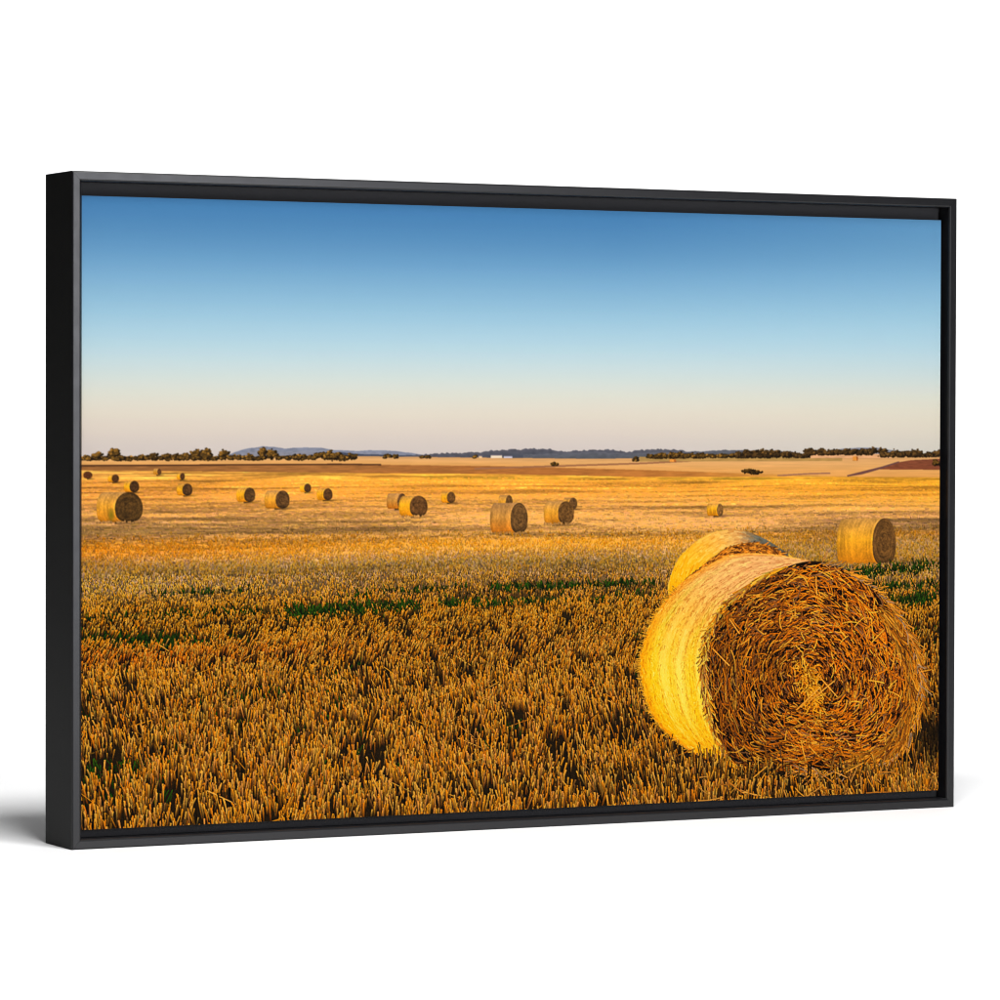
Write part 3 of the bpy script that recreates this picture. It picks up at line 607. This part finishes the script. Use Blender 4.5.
# bright knot in the middle
n = 420; px = 1337 + rng.normal(size=n) * 9 + 0; py = 806 + rng.normal(size=n) * 21; px = px + (py - 806) * .30
th = rng.normal(size=n) * .9 + 1.2; l = 5 + 13 * rng.random(n)
c = np.array([(236, 146, 16), (246, 168, 36), (206, 116, 14), (120, 62, 12), (250, 182, 56)], np.float32)[rng.integers(0, 5, n)] / 255 * (.75 + .4 * rng.random(n))[:, None]
strokes(px, py, px + np.cos(th) * l, py + np.sin(th) * l, 1.5, 1.1, c * .8, c * 1.1, B1)
for (x0_, y0_, x1_, y1_) in ((1336, 836, 1386, 802), (1352, 790, 1392, 830), (1310, 850, 1358, 812), (1176, 690, 1196, 716), (1143, 740, 1176, 770), (1348, 620, 1350, 652)):
    strokes([x0_], [y0_], [x1_], [y1_], 2.2, 1.5, rgb(206, 132, 40), rgb(236, 168, 66), B1)

# ---- stubble in front of the big bale
hide = inside(closed(END[10:19] + [(1150, 900), (1100, 905), (1340, 700)], 120), su, sv)
near_bale = (su > 1120) & (su < 1560) & (sv < 965)
keep &= ~((su > 1175) & (su < 1548) & (sv < 962))
keep &= ~((su > 1060) & (su <= 1175) & (sv < np.interp(su, [1060, 1083, 1129, 1195], [890, 905, 930, 952])))
grass(905, 985); straws(912, 1046)
n = 40; px = 1100 + 500 * rng.random(n); py = 955 + 45 * rng.random(n); th = rng.normal(size=n) * .8 - .3; l = 16 + 40 * rng.random(n)
c = np.array([(236, 160, 50), (214, 146, 60), (190, 116, 36)], np.float32)[rng.integers(0, 3, n)] / 255 * (.5 + .5 * rng.random(n))[:, None]
strokes(px, py, px + np.cos(th) * l, py + np.sin(th) * l, 1.6, 1.1, c, c, FIELD, bend=rng.normal(size=n) * 1.0)

# ---- lens and ink: soften the distance a little, then sharpen
def blur(b, r):
    k = np.exp(-np.arange(-3, 4) ** 2 / (2 * r * r)); k /= k.sum(); o = np.zeros_like(b)
    pad = np.pad(b, ((3, 3), (0, 0), (0, 0)), 'edge')
    for j in range(7): o += pad[j:j + b.shape[0]] * k[j]
    pad = np.pad(o, ((0, 0), (3, 3), (0, 0)), 'edge'); o = np.zeros_like(b)
    for j in range(7): o += pad[:, j:j + b.shape[1]] * k[j]
    return o
cut = int((600 - PTOP) * S)
buf[:cut] = blur(buf[:cut], 1.25)
buf += (blur(buf, .8) - buf) * .55
buf = np.clip(buf, 0, 1)
pad = np.pad(buf, ((1, 1), (1, 1), (0, 0)), 'edge')
# colour at every print-unit corner: the mean of the four cells that meet there
VERT = (pad[0::2, 0::2] + pad[1::2, 0::2] + pad[0::2, 1::2] + pad[1::2, 1::2])[:BH // 2 + 1, :BW // 2 + 1] / 4
FACE = idb[0::2, 0::2]
def crisp(v, r, k): return v + k * (v - blur(v, r))
rowk = np.interp(np.arange(VERT.shape[0]) + PTOP, [412, 470, 560, 650], [.2, .45, .6, 1.0])[:, None, None]
VERT = crisp(VERT, 1.6, .85 * rowk); lum = VERT.mean(-1, keepdims=True); VERT = lum + (VERT - lum) * (1 + .10 * np.interp(np.arange(VERT.shape[0]) + PTOP, [415, 450], [0, 1])[:, None, None])
VERT = np.clip(VERT / np.maximum(VERT.max(-1, keepdims=True), 1), 0, 1)

for ident in [k for k, v in PIECES.items() if v[0] == 'printed_hill']:
    cells = set(zip(*[a.tolist() for a in np.nonzero(FACE == ident)])); first = True
    islands = []
    while cells:
        q = [cells.pop()]; isl = []
        while q:
            y_, x_ = q.pop(); isl.append((y_, x_))
            for nb in ((y_ + 1, x_), (y_ - 1, x_), (y_, x_ + 1), (y_, x_ - 1)):
                if nb in cells: cells.remove(nb); q.append(nb)
        islands.append(isl)
    for j, isl in enumerate(sorted(islands, key=len, reverse=True)):
        if j == 0: continue
        new = piece('printed_hill') if len(isl) > 60 else SKY
        ys_, xs_ = zip(*isl); FACE[list(ys_), list(xs_)] = new

# ---------------------------------------------------------------- put the print on the canvas: one mesh for each printed motif
UX, UZ = CW / PW, CH / PH
def ink_mesh(name, px, pz, quads, colours, y=CY):
    me = bpy.data.meshes.new(name)
    co = np.empty((len(px), 3), np.float32); co[:, 0] = CX0 + px * UX; co[:, 1] = y; co[:, 2] = CZ1 - pz * UZ
    me.vertices.add(len(co)); me.vertices.foreach_set('co', co.ravel())
    nq = len(quads); me.loops.add(nq * 4); me.loops.foreach_set('vertex_index', quads.astype(np.int32).ravel())
    me.polygons.add(nq); me.polygons.foreach_set('loop_start', np.arange(0, nq * 4, 4, dtype=np.int32))
    me.update(calc_edges=True)
    ca = me.color_attributes.new('ink', 'BYTE_COLOR', 'POINT')
    rgba = np.ones((len(px), 4), np.float32); rgba[:, :3] = np.clip(colours, 0, 1)
    ca.data.foreach_set('color_srgb', rgba.ravel())
    me.materials.append(M_PRINT)
    o = bpy.data.objects.new(name, me); COL.objects.link(o); o.parent = canvas
    return o
NVX = PW + 1
FF = FACE.ravel()
fy, fx = np.divmod(np.arange(FF.size), PW)
for ident, (name, label) in PIECES.items():
    sel = np.nonzero(FF == ident)[0]
    if len(sel) < 3: continue
    i0 = fy[sel] * NVX + fx[sel]
    quads = np.stack([i0, i0 + NVX, i0 + NVX + 1, i0 + 1], -1)
    used, inv = np.unique(quads, return_inverse=True); inv = inv.reshape(quads.shape)
    px, pz = (used % NVX).astype(np.float32), (used // NVX + PTOP).astype(np.float32)
    cols = VERT.reshape(-1, 3)[used]
    if ident == SKY:                # the plain sky above needs only a coarse sheet
        nx, nz = 80, 96
        cu, cv = np.meshgrid(np.linspace(0, PW, nx + 1), np.linspace(0, PTOP, nz + 1))
        q = (np.arange(nz)[:, None] * (nx + 1) + np.arange(nx)[None, :]).ravel() + len(px)
        inv = np.concatenate([inv, np.stack([q, q + nx + 1, q + nx + 2, q + 1], -1)])
        cols = np.concatenate([cols, sky_colour(cu.ravel(), cv.ravel())])
        px = np.concatenate([px, cu.ravel()]); pz = np.concatenate([pz, cv.ravel()])
    o = ink_mesh(name, px, pz, inv, cols)
    if label: o['label'] = label
